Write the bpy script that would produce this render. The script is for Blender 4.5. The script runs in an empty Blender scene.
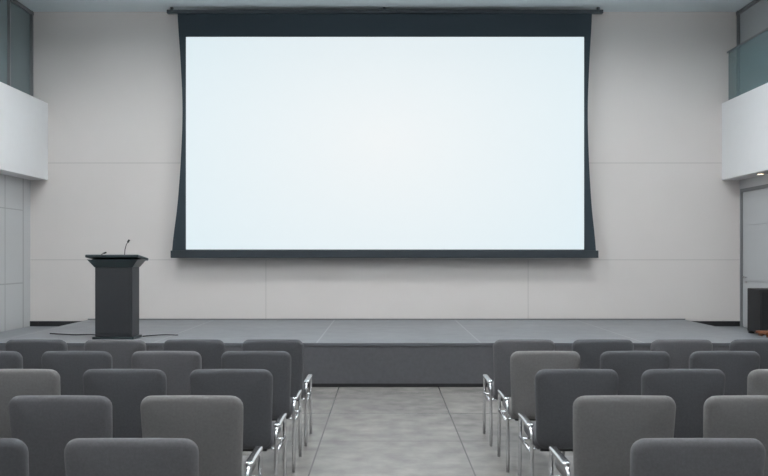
import bpy, bmesh, math
from mathutils import Vector, Matrix

scene = bpy.context.scene
scene.view_settings.view_transform = 'Standard'
COL = scene.collection

def lin(c):
    r = []
    for v in c:
        v /= 255.0
        r.append(v/12.92 if v <= 0.04045 else ((v+0.055)/1.055)**2.4)
    return (r[0], r[1], r[2], 1.0)

# ---------------------------------------------------------------- materials
def mat(name, col, rough=0.6, metal=0.0, noise=0.0, nscale=8.0, bump=0.0, bscale=200.0, spec=0.5,
        emis=None, estr=0.0, trans=0.0, alpha=1.0):
    m = bpy.data.materials.new(name); m.use_nodes = True
    nt = m.node_tree; b = nt.nodes['Principled BSDF']
    b.inputs['Base Color'].default_value = col
    b.inputs['Roughness'].default_value = rough
    b.inputs['Metallic'].default_value = metal
    b.inputs['Specular IOR Level'].default_value = spec
    b.inputs['Transmission Weight'].default_value = trans
    b.inputs['Alpha'].default_value = alpha
    tc = nt.nodes.new('ShaderNodeTexCoord')
    if noise > 0:
        n = nt.nodes.new('ShaderNodeTexNoise'); n.inputs['Scale'].default_value = nscale
        n.inputs['Detail'].default_value = 6
        nt.links.new(tc.outputs['Object'], n.inputs['Vector'])
        r = nt.nodes.new('ShaderNodeMapRange')
        r.inputs[1].default_value = 0.25; r.inputs[2].default_value = 0.75
        r.inputs[3].default_value = 1-noise; r.inputs[4].default_value = 1+noise
        nt.links.new(n.outputs['Fac'], r.inputs[0])
        v = nt.nodes.new('ShaderNodeVectorMath'); v.operation = 'SCALE'
        v.inputs[0].default_value = col[:3]
        nt.links.new(r.outputs[0], v.inputs['Scale'])
        nt.links.new(v.outputs[0], b.inputs['Base Color'])
    if bump > 0:
        n2 = nt.nodes.new('ShaderNodeTexNoise'); n2.inputs['Scale'].default_value = bscale
        nt.links.new(tc.outputs['Object'], n2.inputs['Vector'])
        bp = nt.nodes.new('ShaderNodeBump'); bp.inputs['Strength'].default_value = bump
        bp.inputs['Distance'].default_value = 0.002
        nt.links.new(n2.outputs['Fac'], bp.inputs['Height'])
        nt.links.new(bp.outputs[0], b.inputs['Normal'])
    if emis:
        b.inputs['Emission Color'].default_value = emis
        b.inputs['Emission Strength'].default_value = estr
    return m

def joint_lines(m, lines, dark=0.72):
    """darken thin panel joints. lines: (axis, pos, width, limit_axis, lo, hi)"""
    nt = m.node_tree; b = nt.nodes['Principled BSDF']
    tc = nt.nodes.new('ShaderNodeTexCoord'); sp = nt.nodes.new('ShaderNodeSeparateXYZ')
    nt.links.new(tc.outputs['Object'], sp.inputs[0])
    def M(op, a, c):
        n = nt.nodes.new('ShaderNodeMath'); n.operation = op
        for i, v in enumerate((a, c)):
            if v is None: continue
            if isinstance(v, (int, float)): n.inputs[i].default_value = v
            else: nt.links.new(v, n.inputs[i])
        return n.outputs[0]
    acc = None
    for ax, pos, w, la, lo, hi in lines:
        d = M('ABSOLUTE', M('SUBTRACT', sp.outputs[ax], pos), None)
        k = M('LESS_THAN', d, w/2)
        if la is not None:
            k = M('MULTIPLY', k, M('GREATER_THAN', sp.outputs[la], lo))
            k = M('MULTIPLY', k, M('LESS_THAN', sp.outputs[la], hi))
        acc = k if acc is None else M('MAXIMUM', acc, k)
    mix = nt.nodes.new('ShaderNodeMix'); mix.data_type = 'RGBA'; mix.blend_type = 'MULTIPLY'
    nt.links.new(acc, mix.inputs[0])
    src = b.inputs['Base Color']
    if src.links: nt.links.new(src.links[0].from_socket, mix.inputs[6])
    else: mix.inputs[6].default_value = src.default_value
    mix.inputs[7].default_value = (dark, dark, dark, 1)
    nt.links.new(mix.outputs[2], b.inputs['Base Color'])

def tile_mat(name, c1, c2, mortar, tw, th, ox, oy, rough, msize=0.006, nscale=2.0, lo=0.3, hi=0.7, dist=0.6, detail=10, bump=0.05):
    m = bpy.data.materials.new(name); m.use_nodes = True
    nt = m.node_tree; b = nt.nodes['Principled BSDF']
    tc = nt.nodes.new('ShaderNodeTexCoord')
    mp = nt.nodes.new('ShaderNodeMapping'); mp.inputs['Location'].default_value = (ox, oy, 0)
    nt.links.new(tc.outputs['Object'], mp.inputs[0])
    br = nt.nodes.new('ShaderNodeTexBrick'); br.offset = 0; br.squash = 1
    br.inputs['Scale'].default_value = 1
    br.inputs['Brick Width'].default_value = tw; br.inputs['Row Height'].default_value = th
    br.inputs['Mortar Size'].default_value = msize; br.inputs['Mortar Smooth'].default_value = 0.1
    br.inputs['Color1'].default_value = (0, 0, 0, 1); br.inputs['Color2'].default_value = (1, 1, 1, 1)
    nt.links.new(mp.outputs[0], br.inputs['Vector'])
    n = nt.nodes.new('ShaderNodeTexNoise'); n.inputs['Scale'].default_value = nscale
    n.inputs['Detail'].default_value = detail; n.inputs['Roughness'].default_value = 0.55
    n.inputs['Distortion'].default_value = dist
    nt.links.new(tc.outputs['Object'], n.inputs['Vector'])
    r = nt.nodes.new('ShaderNodeMapRange'); r.inputs[1].default_value = lo; r.inputs[2].default_value = hi
    nt.links.new(n.outputs['Fac'], r.inputs[0])
    a = nt.nodes.new('ShaderNodeMath'); a.operation = 'MULTIPLY_ADD'
    a.inputs[1].default_value = 0.18
    nt.links.new(br.outputs['Color'], a.inputs[0])
    sc = nt.nodes.new('ShaderNodeMath'); sc.operation = 'MULTIPLY'; sc.inputs[1].default_value = 0.82
    nt.links.new(r.outputs[0], sc.inputs[0]); nt.links.new(sc.outputs[0], a.inputs[2])
    mx = nt.nodes.new('ShaderNodeMix'); mx.data_type = 'RGBA'
    nt.links.new(a.outputs[0], mx.inputs[0])
    mx.inputs[6].default_value = c1; mx.inputs[7].default_value = c2
    m2 = nt.nodes.new('ShaderNodeMix'); m2.data_type = 'RGBA'
    nt.links.new(br.outputs['Fac'], m2.inputs[0])
    nt.links.new(mx.outputs[2], m2.inputs[6]); m2.inputs[7].default_value = mortar
    nt.links.new(m2.outputs[2], b.inputs['Base Color'])
    b.inputs['Roughness'].default_value = rough
    if bump > 0:
        bp = nt.nodes.new('ShaderNodeBump'); bp.inputs['Strength'].default_value = bump; bp.inputs['Distance'].default_value = 0.002
        nt.links.new(n.outputs['Fac'], bp.inputs['Height']); nt.links.new(bp.outputs[0], b.inputs['Normal'])
    return m

M_wall = mat('wall_paint', lin((211, 205, 202)), 0.85, noise=0.015, nscale=1.5)
joint_lines(M_wall, [(2, 2.98, 0.014, None, 0, 0), (2, 1.455, 0.014, None, 0, 0),
                     (0, -1.86, 0.012, 2, 0.4, 1.455), (0, 2.27, 0.012, 2, 0.4, 1.455)], 0.80)
M_side = mat('side_wall_paint', lin((196, 196, 196)), 0.8, noise=0.02, nscale=2)
M_white = mat('balcony_paint', lin((228, 228, 229)), 0.8, noise=0.01)
M_ceil = mat('ceiling_paint', lin((226, 236, 240)), 0.9, noise=0.01)
M_floor = tile_mat('stone_floor', lin((104, 103, 102)), lin((154, 151, 147)), lin((100, 99, 98)), 1.15, 1.15, 0.52, 0.35, 0.27, msize=0.006, nscale=4.5, lo=0.22, hi=0.78, dist=0.0, detail=6, bump=0)
M_stage = tile_mat('stage_deck', lin((106, 110, 116)), lin((126, 130, 135)), lin((152, 155, 158)), 1.9, 1.7, 0.78, 0.4, 0.36, msize=0.009, nscale=5, detail=5)
M_sfront = mat('stage_fascia', lin((86, 86, 90)), 0.5, noise=0.10, nscale=25, bump=0.2, bscale=60)
M_lip = mat('stage_nosing', lin((88, 91, 96)), 0.5)
M_black = mat('black_trim', lin((26, 27, 30)), 0.6)
M_land = mat('landing_floor', lin((130, 134, 138)), 0.45, noise=0.05)
M_door = mat('door_paint', lin((182, 184, 186)), 0.5, noise=0.01)
M_frame = mat('door_frame', lin((120, 122, 124)), 0.4, metal=0.3)
M_chrome = mat('chrome', (0.75, 0.76, 0.78, 1), 0.2, metal=1.0)
M_glassd = mat('upper_window_glass', lin((112, 125, 128)), 0.12, spec=0.6)
M_rail = mat('railing_glass', lin((120, 150, 155)), 0.05, trans=0.0, alpha=0.42)
M_podium = mat('podium_laminate', lin((48, 50, 54)), 0.5, noise=0.04, nscale=20)
M_podtop = mat('podium_top', lin((38, 50, 54)), 0.3)
M_fab = mat('screen_border_fabric', lin((40, 52, 60)), 0.8)
M_bar = mat('screen_bar', lin((40, 48, 54)), 0.4)
M_wood = mat('wood', lin((120, 72, 44)), 0.45, noise=0.2, nscale=10)
M_tol = mat('glow_panel', (0.9, 0.9, 0.9, 1), 0.5, emis=(1.0, 0.98, 0.965, 1), estr=15.5)
M_up = mat('ceiling_fill_glow', (0.9, 0.9, 0.9, 1), 0.5, emis=(0.94, 0.98, 1.0, 1), estr=13.0)  # added upward emission, only there to lift the ceiling brightness
M_warm = mat('downlight_warm', (0.9, 0.9, 0.9, 1), 0.5, emis=(1.0, 0.82, 0.55, 1), estr=4.0)

# projection surface: self-lit image, faint radial falloff of the projected white
M_screen = bpy.data.materials.new('projection_surface'); M_screen.use_nodes = True
nt = M_screen.node_tree; b = nt.nodes['Principled BSDF']
tc = nt.nodes.new('ShaderNodeTexCoord'); mp = nt.nodes.new('ShaderNodeMapping')
mp.inputs['Location'].default_value = (0, 0, -3.3*0.36); mp.inputs['Scale'].default_value = (0.26, 0.0, 0.36)
gr = nt.nodes.new('ShaderNodeTexGradient'); gr.gradient_type = 'SPHERICAL'
cr = nt.nodes.new('ShaderNodeValToRGB')
cr.color_ramp.elements[0].color = lin((224, 239, 245)); cr.color_ramp.elements[1].color = lin((240, 244, 245))
nt.links.new(tc.outputs['Object'], mp.inputs[0]); nt.links.new(mp.outputs[0], gr.inputs[0])
nt.links.new(gr.outputs['Fac'], cr.inputs[0]); nt.links.new(cr.outputs[0], b.inputs['Emission Color'])
b.inputs['Emission Strength'].default_value = 0.94
b.inputs['Base Color'].default_value = (0.05, 0.05, 0.05, 1); b.inputs['Roughness'].default_value = 0.9

# ---------------------------------------------------------------- geometry helpers
def bm_box(bm, x0, x1, y0, y1, z0, z1, mi=0, bev=0.0):
    t = bmesh.new()
    bmesh.ops.create_cube(t, size=1)
    for v in t.verts:
        v.co = Vector(((x0+x1)/2+v.co.x*(x1-x0), (y0+y1)/2+v.co.y*(y1-y0), (z0+z1)/2+v.co.z*(z1-z0)))
    if bev > 0:
        bmesh.ops.bevel(t, geom=t.edges[:], offset=bev, segments=3, profile=0.5, affect='EDGES')
    merge(bm, t, mi)

def merge(bm, t, mi, smooth=False):
    mp = {}
    for v in t.verts: mp[v] = bm.verts.new(v.co)
    for f in t.faces:
        nf = bm.faces.new([mp[v] for v in f.verts]); nf.material_index = mi; nf.smooth = smooth
    t.free()

def obj_from(bm, name, mats, parent=None, loc=(0, 0, 0)):
    bmesh.ops.recalc_face_normals(bm, faces=bm.faces[:])
    me = bpy.data.meshes.new(name); bm.to_mesh(me); bm.free()
    for m in mats: me.materials.append(m)
    o = bpy.data.objects.new(name, me); COL.objects.link(o); o.location = loc
    if parent: o.parent = parent
    return o

def box(name, x0, x1, y0, y1, z0, z1, m, bev=0.0, parent=None):
    bm = bmesh.new(); bm_box(bm, x0, x1, y0, y1, z0, z1, 0, bev)
    return obj_from(bm, name, [m], parent)

def empty(name, loc=(0, 0, 0)):
    e = bpy.data.objects.new(name, None); COL.objects.link(e); e.location = loc; return e

def tube(bm, pts, rx, ry=None, mi=0, n=10, side=Vector((1, 0, 0))):
    """sweep an (elliptic) section along pts"""
    ry = ry or rx
    pts = [Vector(p) for p in pts]; rings = []
    for i, p in enumerate(pts):
        a = pts[max(i-1, 0)]; c = pts[min(i+1, len(pts)-1)]
        t = (c-a).normalized()
        s = side - t*side.dot(t)
        if s.length < 1e-4: s = Vector((0, 1, 0)) - t*t.y
        s.normalize(); u = t.cross(s)
        rings.append([bm.verts.new(p + s*rx*math.cos(k*2*math.pi/n) + u*ry*math.sin(k*2*math.pi/n)) for k in range(n)])
    for i in range(len(rings)-1):
        for k in range(n):
            f = bm.faces.new([rings[i][k], rings[i][(k+1) % n], rings[i+1][(k+1) % n], rings[i+1][k]])
            f.smooth = True; f.material_index = mi
    for r in (rings[0], rings[-1][::-1]):
        f = bm.faces.new(r[::-1]); f.material_index = mi

def rounded_path(pts, r, seg=6):
    pts = [Vector(p) for p in pts]; out = [pts[0]]
    for i in range(1, len(pts)-1):
        a = (pts[i-1]-pts[i]).normalized(); c = (pts[i+1]-pts[i]).normalized()
        p0 = pts[i]+a*r; p1 = pts[i]+c*r
        for k in range(seg+1):
            t = k/seg
            out.append(p0*(1-t)**2 + pts[i]*2*t*(1-t) + p1*t*t)
    out.append(pts[-1]); return out

def rrect(w, h, r, seg=5, side=4):
    pts = []
    cs = [(w/2-r, h/2-r, 0), (-w/2+r, h/2-r, 90), (-w/2+r, -h/2+r, 180), (w/2-r, -h/2+r, 270)]
    for i, (cx, cy, a0) in enumerate(cs):
        for k in range(seg+1):
            a = math.radians(a0+90*k/seg); pts.append((cx+r*math.cos(a), cy+r*math.sin(a)))
        nx = cs[(i+1) % 4]; a = math.radians(a0+90)
        p = pts[-1]; q = (nx[0]+r*math.cos(a), nx[1]+r*math.sin(a))
        for k in range(1, side):
            pts.append((p[0]+(q[0]-p[0])*k/side, p[1]+(q[1]-p[1])*k/side))
    return pts

def cushion(bm, w, h, t, rc, re, bulge, fn, mi):
    rings = []
    inner = rrect(w-2*re, h-2*re, max(rc-re, 0.005))
    for s in (0.03, 0.35, 0.65, 0.88):
        rings.append([(x*s, y*s, -t/2-bulge*(1-s**2.5)) for x, y in inner])
    for k in range(7):
        a = -math.pi/2+math.pi*k/6
        e = re*(1-math.cos(a)); o = rrect(w-2*e, h-2*e, max(rc-e, 0.005))
        yy = math.sin(a)*re + (t/2-re)*(1 if a > 0.01 else (-1 if a < -0.01 else 0))
        rings.append([(x, y, yy) for x, y in o])
    for s in (0.88, 0.65, 0.35, 0.03):
        rings.append([(x*s, y*s, t/2+bulge*(1-s**2.5)) for x, y in inner])
    R = [[bm.verts.new(fn(*p)) for p in r] for r in rings]
    n = len(R[0])
    for i in range(len(R)-1):
        for k in range(n):
            f = bm.faces.new([R[i][k], R[i][(k+1) % n], R[i+1][(k+1) % n], R[i+1][k]])
            f.smooth = True; f.material_index = mi
    for r in (R[0], R[-1]):
        f = bm.faces.new(r); f.material_index = mi; f.smooth = True

# ---------------------------------------------------------------- dimensions
YB = 12.60      # back wall
YS = 9.25       # stage front
ZS = 0.509      # stage height
ZL = 0.41       # side landing height
XL, XR = -5.57, 5.60
ZC = 5.36
YR = -4.0

# ---------------------------------------------------------------- room shell
box('floor', XL-0.2, XR+0.2, YR-0.2, YB+0.2, -0.15, 0, M_floor)
box('ceiling', XL-0.2, XR+0.2, YR-0.2, YB+0.2, ZC, ZC+0.15, M_ceil)
box('wall_back', XL-0.2, XR+0.2, YB, YB+0.2, 0, ZC, M_wall)
box('wall_rear', XL-0.2, XR+0.2, YR-0.2, YR, 0, ZC, M_side)
ZB0, ZB1 = 2.71, 3.92
for side, xw, s, bx in (('left', XL, -1, -5.29), ('right', XR, 1, 5.32)):
    a, c = sorted((xw, xw+s*0.2))
    M_sl = mat('side_panel_paint_'+side, lin((194, 195, 196)), 0.55, noise=0.01)
    if side == 'left':
        joint_lines(M_sl, [(2, 2.22, 0.016, 1, YR, 12.35), (2, 1.10, 0.02, 1, YR, 12.35), (1, 12.35, 0.04, 2, 0, 2.71)] +
                    [(1, 11.76-1.3*k, 0.025, 2, 0, 2.71) for k in range(6)], 0.72)
    box('wall_'+side, a, c, YR, YB, 0, ZC, M_sl)
    a, c = sorted((xw, bx))
    box('wall_balcony_'+side , a, c, YR, YB, ZB0, ZB1, M_white, 0.004)
    # upper-level glazing
    e = empty('window_1' if side == 'left' else 'window_2')
    bm = bmesh.new()
    gx0, gx1 = sorted((xw-s*0.012, xw-s*0.022))
    bm_box(bm, gx0, gx1, YR+0.1, YB-0.05, ZB1+0.02, ZC-0.02, 0)
    obj_from(bm, 'glass', [M_glassd if side == 'left' else mat('upper_wall_panel', lin((160, 163, 165)), 0.35)], e)
    bm = bmesh.new()
    fx0, fx1 = sorted((xw-s*0.001, xw-s*0.06))
    y = YB-0.03
    k = 0
    while y > YR+0.5:
        bm_box(bm, fx0, fx1, y-0.04, y, ZB1+0.001, ZC-0.001, 0)
        y -= 0.75 if side == 'left' else 2.1
    for z in (ZB1+0.001, ZC-0.06):
        bm_box(bm, fx0, fx1, YR+0.1, YB-0.01, z, z+0.05, 0)
    obj_from(bm, 'mullions', [M_frame], e)

# glass balustrade on the right gallery
e = empty('glass_railing')
bm = bmesh.new()
y = YB-0.06
while y > YR+1.5:
    bm_box(bm, 5.40, 5.412, y-1.45, y, ZB1+0.002, 4.70, 0)
    y -= 1.5
obj_from(bm, 'glass_panels', [M_rail], e)
bm = bmesh.new()
bm_box(bm, 5.39, 5.425, YR+0.1, YB-0.02, 4.70, 4.725, 0)
obj_from(bm, 'handrail', [M_frame], e)

# stage
e = empty('stage')
X0, X1 = -4.66, 4.74
box('deck', X0, X1, YS+0.01, YB-0.002, 0.02, ZS, M_stage, 0, e)
box('fascia', X0, X1, YS, YS+0.01, 0.04, ZS-0.035, M_sfront, 0, e)
box('nosing', X0, X1, YS-0.012, YS+0.01, ZS-0.035, ZS+0.001, M_lip, 0.004, e)
box('toe_kick', X0, X1, YS+0.004, YS+0.02, 0.0, 0.04, M_black, 0, e)
box('floor_landing_left', XL, X0, YS+0.01, YB-0.002, 0, ZL, M_land)
box('floor_landing_right', X1, XR, YS+0.01, YB-0.002, 0, ZL, M_land)
box('baseboard_left', XL+0.001, X0-0.001, YB-0.02, YB-0.003, ZL, ZL+0.08, M_black)
box('baseboard_right', X1+0.001, XR-0.001, YB-0.02, YB-0.003, ZL, ZL+0.08, M_black)
box('baseboard_back', X0, X1, YB-0.018, YB-0.003, ZS+0.001, ZS+0.02, M_frame)

# doors under the balconies
def door(name, xw, s, y0, y1, leaf_y, handle_y):
    e = empty(name)
    def sb(n, d0, d1, ya, yb, z0, z1, m, bev=0.0):
        a, c = sorted((xw-s*d0, xw-s*d1)); return box(n, a, c, ya, yb, z0, z1, m, bev, e)
    H = 2.10
    sb('frame_jamb_1', 0.001, 0.035, y0-0.05, y0, ZL, ZL+H+0.05, M_frame)
    sb('frame_jamb_2', 0.001, 0.035, y1, y1+0.05, ZL, ZL+H+0.05, M_frame)
    sb('frame_head', 0.001, 0.035, y0, y1, ZL+H, ZL+H+0.05, M_frame)
    ys = [y0]+leaf_y+[y1]
    for i in range(len(ys)-1):
        sb('leaf_%d' % (i+1), 0.002, 0.02, ys[i]+0.006, ys[i+1]-0.006, ZL+0.01, ZL+H-0.006, M_door, 0.003)
        for j, (z0, z1) in enumerate(((0.14, 0.62), (0.72, 1.5), (1.58, 2.0))):
            sb('panel_%d_%d' % (i, j), 0.02, 0.030, ys[i]+0.08, ys[i+1]-0.08, ZL+z0, ZL+z1, M_door, 0.003)
    bm = bmesh.new()
    xa = xw-s*0.02; hz = ZL+0.78
    tube(bm, [(xa, handle_y, hz), (xw-s*0.07, handle_y, hz)], 0.012, side=Vector((0, 1, 0)))
    tube(bm, [(xw-s*0.07, handle_y+0.01, hz), (xw-s*0.07, handle_y-0.13, hz)], 0.010)
    obj_from(bm, 'lever_handle', [M_chrome], e)
    sb('escutcheon', 0.02, 0.027, handle_y-0.025, handle_y+0.025, hz-0.09, hz+0.07, M_chrome)
door('door_1', XR, 1, 11.45, 12.45, [], 12.33)

# soffit downlights
for xx in (5.46,):
    for i, yy in enumerate((11.6, 9.6, 7.6)):
        e = empty('downlight', (xx, yy, ZB0))
        bm = bmesh.new(); t = bmesh.new()
        bmesh.ops.create_cone(t, cap_ends=True, segments=24, radius1=0.055, radius2=0.055, depth=0.008)
        for v in t.verts: v.co.z -= 0.005
        merge(bm, t, 0)
        t = bmesh.new()
        bmesh.ops.create_cone(t, cap_ends=True, segments=24, radius1=0.04, radius2=0.04, depth=0.002)
        for v in t.verts: v.co.z -= 0.010
        merge(bm, t, 1)
        obj_from(bm, 'fitting', [M_frame, M_warm], e)

# unseen ceiling luminaires, hung lower, with upward glow added to brighten the ceiling
for yy in (0.0, 3.3, 6.6, 9.6):
    for xx in (-3.4, 0, 3.4):
        e = empty('unseen_ceiling_light', (xx, yy, ZC))
        bm = bmesh.new(); bm_box(bm, -0.85, 0.85, -0.35, 0.35, -0.40, -0.36, 0, 0.004); obj_from(bm, 'housing', [M_white], e)
        bm = bmesh.new(); bm_box(bm, -0.8, 0.8, -0.3, 0.3, -0.406, -0.401, 0); obj_from(bm, 'diffuser', [M_tol], e)
        bm = bmesh.new(); bm_box(bm, -0.8, 0.8, -0.3, 0.3, -0.359, -0.355, 0); obj_from(bm, 'added_uplight', [M_up], e)
        bm = bmesh.new()
        for a in (-0.82, 0.82):
            tube(bm, [(a, 0, -0.36), (a, 0, -0.001)], 0.004, n=6)
        obj_from(bm, 'suspension_rods', [M_chrome], e)

# ---------------------------------------------------------------- projection screen
e = empty('projection_screen')
YP = 12.35
def P(px, py, d=YP):   # convert a measured photo position into a wall-plane size
    k = d/800.0
    return ((px-384)*k, 1.515-(py-256)*k)
N = 24
def edge(side, t):       # t 0 top .. 1 bottom -> px
    pts = [(0, 177.5), (0.2, 180.5), (0.4, 182.5), (0.6, 181), (0.8, 177.5), (1, 172)] if side < 0 else \
          [(0, 592), (0.2, 589.5), (0.4, 587.8), (0.6, 588.8), (0.8, 591.5), (1, 596)]
    for i in range(len(pts)-1):
        if t <= pts[i+1][0]+1e-9:
            p0 = pts[max(i-1, 0)][1]; p1 = pts[i][1]; p2 = pts[i+1][1]; p3 = pts[min(i+2, len(pts)-1)][1]
            u = (t-pts[i][0])/(pts[i+1][0]-pts[i][0])
            return 0.5*((2*p1)+(-p0+p2)*u+(2*p0-5*p1+4*p2-p3)*u*u+(-p0+3*p1-3*p2+p3)*u**3)
bm = bmesh.new(); fr = []; bk = []
for i in range(N+1):
    t = i/N; py = 12+(252-12)*t
    xl, z = P(edge(-1, t), py); xr, _ = P(edge(1, t), py)
    fr.append([bm.verts.new((xl, YP, z)), bm.verts.new((xr, YP, z))])
    bk.append([bm.verts.new((xl, YP+0.006, z)), bm.verts.new((xr, YP+0.006, z))])
for i in range(N):
    bm.faces.new([fr[i][0], fr[i][1], fr[i+1][1], fr[i+1][0]])
    bm.faces.new([bk[i][0], bk[i+1][0], bk[i+1][1], bk[i][1]])
    bm.faces.new([fr[i][0], fr[i+1][0], bk[i+1][0], bk[i][0]])
    bm.faces.new([fr[i][1], bk[i][1], bk[i+1][1], fr[i+1][1]])
obj_from(bm, 'border_fabric', [M_fab], e)
x0, z1 = P(186, 37); x1, z0 = P(584, 249.5)
box('projection_surface', x0, x1, YP-0.004, YP-0.001, z0, z1, M_screen, 0, e)
x0, z1 = P(171, 250.5); x1, z0 = P(598, 258)
box('bottom_bar', x0, x1, YP-0.035, YP+0.03, z0, z1, M_bar, 0.008, e)
x0, z1 = P(167, 10); x1, z0 = P(603, 13.5)
box('top_housing', x0, x1, YP-0.025, YP+0.05, z0, z1, M_bar, 0.006, e)
bm = bmesh.new()
for xx in (x0+0.05, x1-0.09, -0.02):
    bm_box(bm, xx, xx+0.04, YP, YP+0.04, z1-0.002, ZC-0.001, 0)
obj_from(bm, 'ceiling_brackets', [M_bar], e)

# ---------------------------------------------------------------- podium
px = -3.265; py = 9.80
e = empty('podium', (px, py, ZS))
def frustum(bm, b0, b1, mi=0):
    (x0, x1, y0, y1, z0), (X0_, X1_, Y0_, Y1_, z1) = b0, b1
    v = [bm.verts.new(p) for p in ((x0, y0, z0), (x1, y0, z0), (x1, y1, z0), (x0, y1, z0),
                                   (X0_, Y0_, z1), (X1_, Y0_, z1), (X1_, Y1_, z1), (X0_, Y1_, z1))]
    for q in ((0, 1, 2, 3), (4, 5, 6, 7), (0, 1, 5, 4), (1, 2, 6, 5), (2, 3, 7, 6), (3, 0, 4, 7)):
        bm.faces.new([v[i] for i in q]).material_index = mi
bm = bmesh.new(); bm_box(bm, -0.25, 0.25, -0.17, 0.17, 0, 0.03, 0, 0.006); obj_from(bm, 'base_plinth', [M_podtop], e)
bm = bmesh.new(); bm_box(bm, -0.225, 0.225, -0.14, 0.14, 0.03, 0.87, 0, 0.006)
bm_box(bm, -0.20, 0.20, -0.148, -0.139, 0.07, 0.84, 0, 0.003)
obj_from(bm, 'column', [M_podium], e)
bm = bmesh.new()
frustum(bm, (-0.23, 0.23, -0.145, 0.145, 0.87), (-0.305, 0.305, -0.19, 0.18, 0.965))
obj_from(bm, 'flared_neck', [M_podtop], e)
bm = bmesh.new()
t = bmesh.new(); bmesh.ops.create_cube(t, size=1)
for v in t.verts:
    yy = v.co.y*0.42
    v.co = Vector((v.co.x*0.64, yy, 0.985+v.co.z*0.035-yy*0.10))
bmesh.ops.bevel(t, geom=t.edges[:], offset=0.008, segments=3, profile=0.5, affect='EDGES')
merge(bm, t, 0)
obj_from(bm, 'reading_desk', [M_podtop], e)
bm = bmesh.new()
tube(bm, [(0.08, 0.02, 0.99), (0.085, 0.02, 1.08), (0.10, 0.03, 1.15), (0.115, 0.05, 1.18)], 0.005, n=8)
tube(bm, [(0.112, 0.046, 1.175), (0.125, 0.062, 1.205)], 0.012, n=10)
tube(bm, [(-0.24, 0.08, 0.985), (-0.23, 0.08, 1.02), (-0.20, 0.10, 1.045)], 0.005, n=8)
tube(bm, [(-0.205, 0.097, 1.04), (-0.175, 0.115, 1.05)], 0.010, n=10)
obj_from(bm, 'gooseneck_microphones', [M_black], e)
# cable on deck
bm = bmesh.new()
tube(bm, rounded_path([(-4.3, 10.3, ZS+0.009), (-3.9, 10.12, ZS+0.009), (-3.7, 10.2, ZS+0.009), (-3.53, 9.95, ZS+0.009)], 0.08), 0.007, n=8, side=Vector((0, 0, 1)))
obj_from(bm, 'microphone_cable', [M_black])
bm = bmesh.new()
tube(bm, rounded_path([(-3.0, 9.95, ZS+0.009), (-2.8, 10.15, ZS+0.009), (-2.6, 10.1, ZS+0.009)], 0.06), 0.006, n=8, side=Vector((0, 0, 1)))
obj_from(bm, 'microphone_cable', [M_black])

# ---------------------------------------------------------------- black cabinet + low wooden stool at right
e = empty('speaker_cabinet', (5.39, 11.3, ZL))
bm = bmesh.new(); bm_box(bm, -0.17, 0.17, -0.2, 0.2, 0.03, 0.645, 0, 0.012); obj_from(bm, 'enclosure', [M_black], e)
bm = bmesh.new(); bm_box(bm, -0.145, 0.145, -0.212, -0.201, 0.07, 0.605, 0, 0.004); obj_from(bm, 'grille', [mat('grille_cloth', lin((34, 35, 38)), 0.9, bump=0.5, bscale=300)], e)
bm = bmesh.new()
for a in (-0.13, 0.13):
    for c in (-0.15, 0.15):
        bm_box(bm, a-0.03, a+0.03, c-0.03, c+0.03, 0.0, 0.03, 0)
obj_from(bm, 'feet', [M_black], e)

e = empty('wooden_stool', (5.17, 10.45, ZL))
bm = bmesh.new(); bm_box(bm, -0.25, 0.25, -0.15, 0.15, 0.085, 0.12, 0, 0.008); obj_from(bm, 'top', [M_wood], e)
bm = bmesh.new()
for a in (-0.2, 0.2):
    for c in (-0.11, 0.11):
        bm_box(bm, a-0.02, a+0.02, c-0.02, c+0.02, 0, 0.085, 0)
obj_from(bm, 'legs', [M_wood], e)

# ---------------------------------------------------------------- chairs
def fabric(name, c):
    m = mat(name, lin(c), 0.9, noise=0.10, nscale=90, bump=0.5, bscale=400, spec=0.25)
    b = m.node_tree.nodes['Principled BSDF']
    b.inputs['Sheen Weight'].default_value = 0.08
    return m
FAB = {'d': fabric('fabric_charcoal', (84, 85, 89)), 'm': fabric('fabric_mid_grey', (98, 98, 101)),
       'l': fabric('fabric_light_grey', (116, 115, 115))}
M_shell = mat('seat_base', lin((50, 51, 54)), 0.6)

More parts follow.
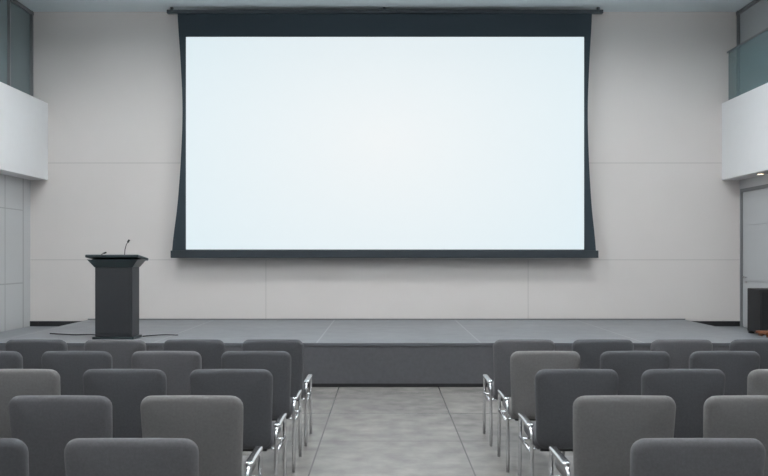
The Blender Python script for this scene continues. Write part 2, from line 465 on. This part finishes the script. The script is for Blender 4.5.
TILT = math.radians(7)
def chair_mesh(key, arm):   # arm: -1 left, +1 right, 0 none
    bm = bmesh.new()
    Hb = 0.48; zc = 0.61
    def fb(u, v, y):
        w = 1 + 0.05*(v/(Hb/2)) - 0.02*max(0, v/(Hb/2))**3
        u2 = u*w
        yy = y - 0.022*(1-(u/0.24)**2) + 0.012
        z = zc + v*math.cos(TILT) + 0.006*(1-(u/0.24)**2)*(1 if v > 0 else 0)
        return Vector((u2, yy - v*math.sin(TILT), z))
    cushion(bm, 0.478, Hb, 0.062, 0.054, 0.029, 0.012, fb, 0)
    def fs(u, v, y):
        return Vector((u, 0.265+v, 0.400 + y + 0.008*math.sin((v/0.23)*1.3)))
    cushion(bm, 0.47, 0.46, 0.070, 0.06, 0.03, 0.008, fs, 0)
    bm_box(bm, -0.20, 0.20, 0.06, 0.44, 0.345, 0.366, 1, 0.006)
    for s in (-1, 1):
        x = s*0.245
        if s == arm:
            x = s*0.262
            path = rounded_path([(x, -0.01, 0.0), (x, 0.005, 0.487), (x, 0.40, 0.497), (x, 0.43, 0.0)], 0.05)
            tube(bm, path, 0.012, 0.012, 2, n=10)
            cushion(bm, 0.044, 0.34, 0.022, 0.020, 0.010, 0.002,
                    lambda u, v, y, x=x: Vector((x+u, 0.21+v, 0.504+y+0.01*v)), 2)
            tube(bm, [(x, 0.02, 0.352), (x, 0.415, 0.352)], 0.010, n=8, mi=2, side=Vector((0, 0, 1)))
            for yy in (0.10, 0.36):
                tube(bm, [(x, yy, 0.352), (s*0.15, yy, 0.352)], 0.010, n=8, mi=2, side=Vector((0, 0, 1)))
        else:
            path = rounded_path([(x*0.93, -0.01, 0.0), (x*0.93, 0.02, 0.352), (x*0.93, 0.40, 0.352), (x*0.93, 0.43, 0.0)], 0.04)
            tube(bm, path, 0.010, 0.010, 2, n=10)
            tube(bm, [(x*0.93, 0.1, 0.352), (s*0.15, 0.1, 0.352)], 0.010, n=8, mi=2, side=Vector((0, 0, 1)))
        xi = s*0.17
        tube(bm, rounded_path([(xi, 0.2, 0.355), (xi, 0.065, 0.355), (xi, 0.045, 0.47)], 0.03), 0.009, n=8, mi=2)
    tube(bm, [(-0.235, 0.42, 0.338), (0.235, 0.42, 0.338)], 0.009, n=8, mi=2, side=Vector((0, 0, 1)))
    bmesh.ops.recalc_face_normals(bm, faces=bm.faces[:])
    me = bpy.data.meshes.new('upholstered_chair'); bm.to_mesh(me); bm.free()
    for m in (FAB[key], M_shell, M_chrome): me.materials.append(m)
    return me
cache = {}
rows = [6.34, 5.57, 4.68, 3.79, 2.90]
lx = [-0.885, -0.895, -0.90, -0.918, -0.925]
rx = [1.115, 1.13, 1.135, 1.148, 1.15]
left = ['ddmddd', 'dmddmd', 'ddlddd', 'lmddmd', 'mdmdmd']     # from the aisle outwards
right = ['mdmdmd', 'ldddmd', 'ddldmd', 'llddmd', 'mdmdmd']
for r, d in enumerate(rows):
    for i in range(6):
        for sd, base, cols in ((-1, lx[r], left), (1, rx[r], right)):
            key = cols[r][i]; arm = -sd if i == 0 else 0
            if (key, arm) not in cache: cache[(key, arm)] = chair_mesh(key, arm)
            o = bpy.data.objects.new('upholstered_chair', cache[(key, arm)])
            COL.objects.link(o)
            o.location = (base+sd*0.628*i, d+0.045, 0.0)

# ---------------------------------------------------------------- world + camera
w = bpy.data.worlds.new('world'); scene.world = w; w.use_nodes = True
w.node_tree.nodes['Background'].inputs[0].default_value = (0.8, 0.9, 1.0, 1)
w.node_tree.nodes['Background'].inputs[1].default_value = 0.3

cam = bpy.data.cameras.new('camera'); co = bpy.data.objects.new('camera', cam); COL.objects.link(co)
co.location = (0, 0, 1.515); co.rotation_euler = (math.radians(90), 0, 0)
cam.sensor_width = 36; cam.lens = 800/768*36; cam.shift_y = 18/768
cam.clip_start = 0.05
scene.camera = co
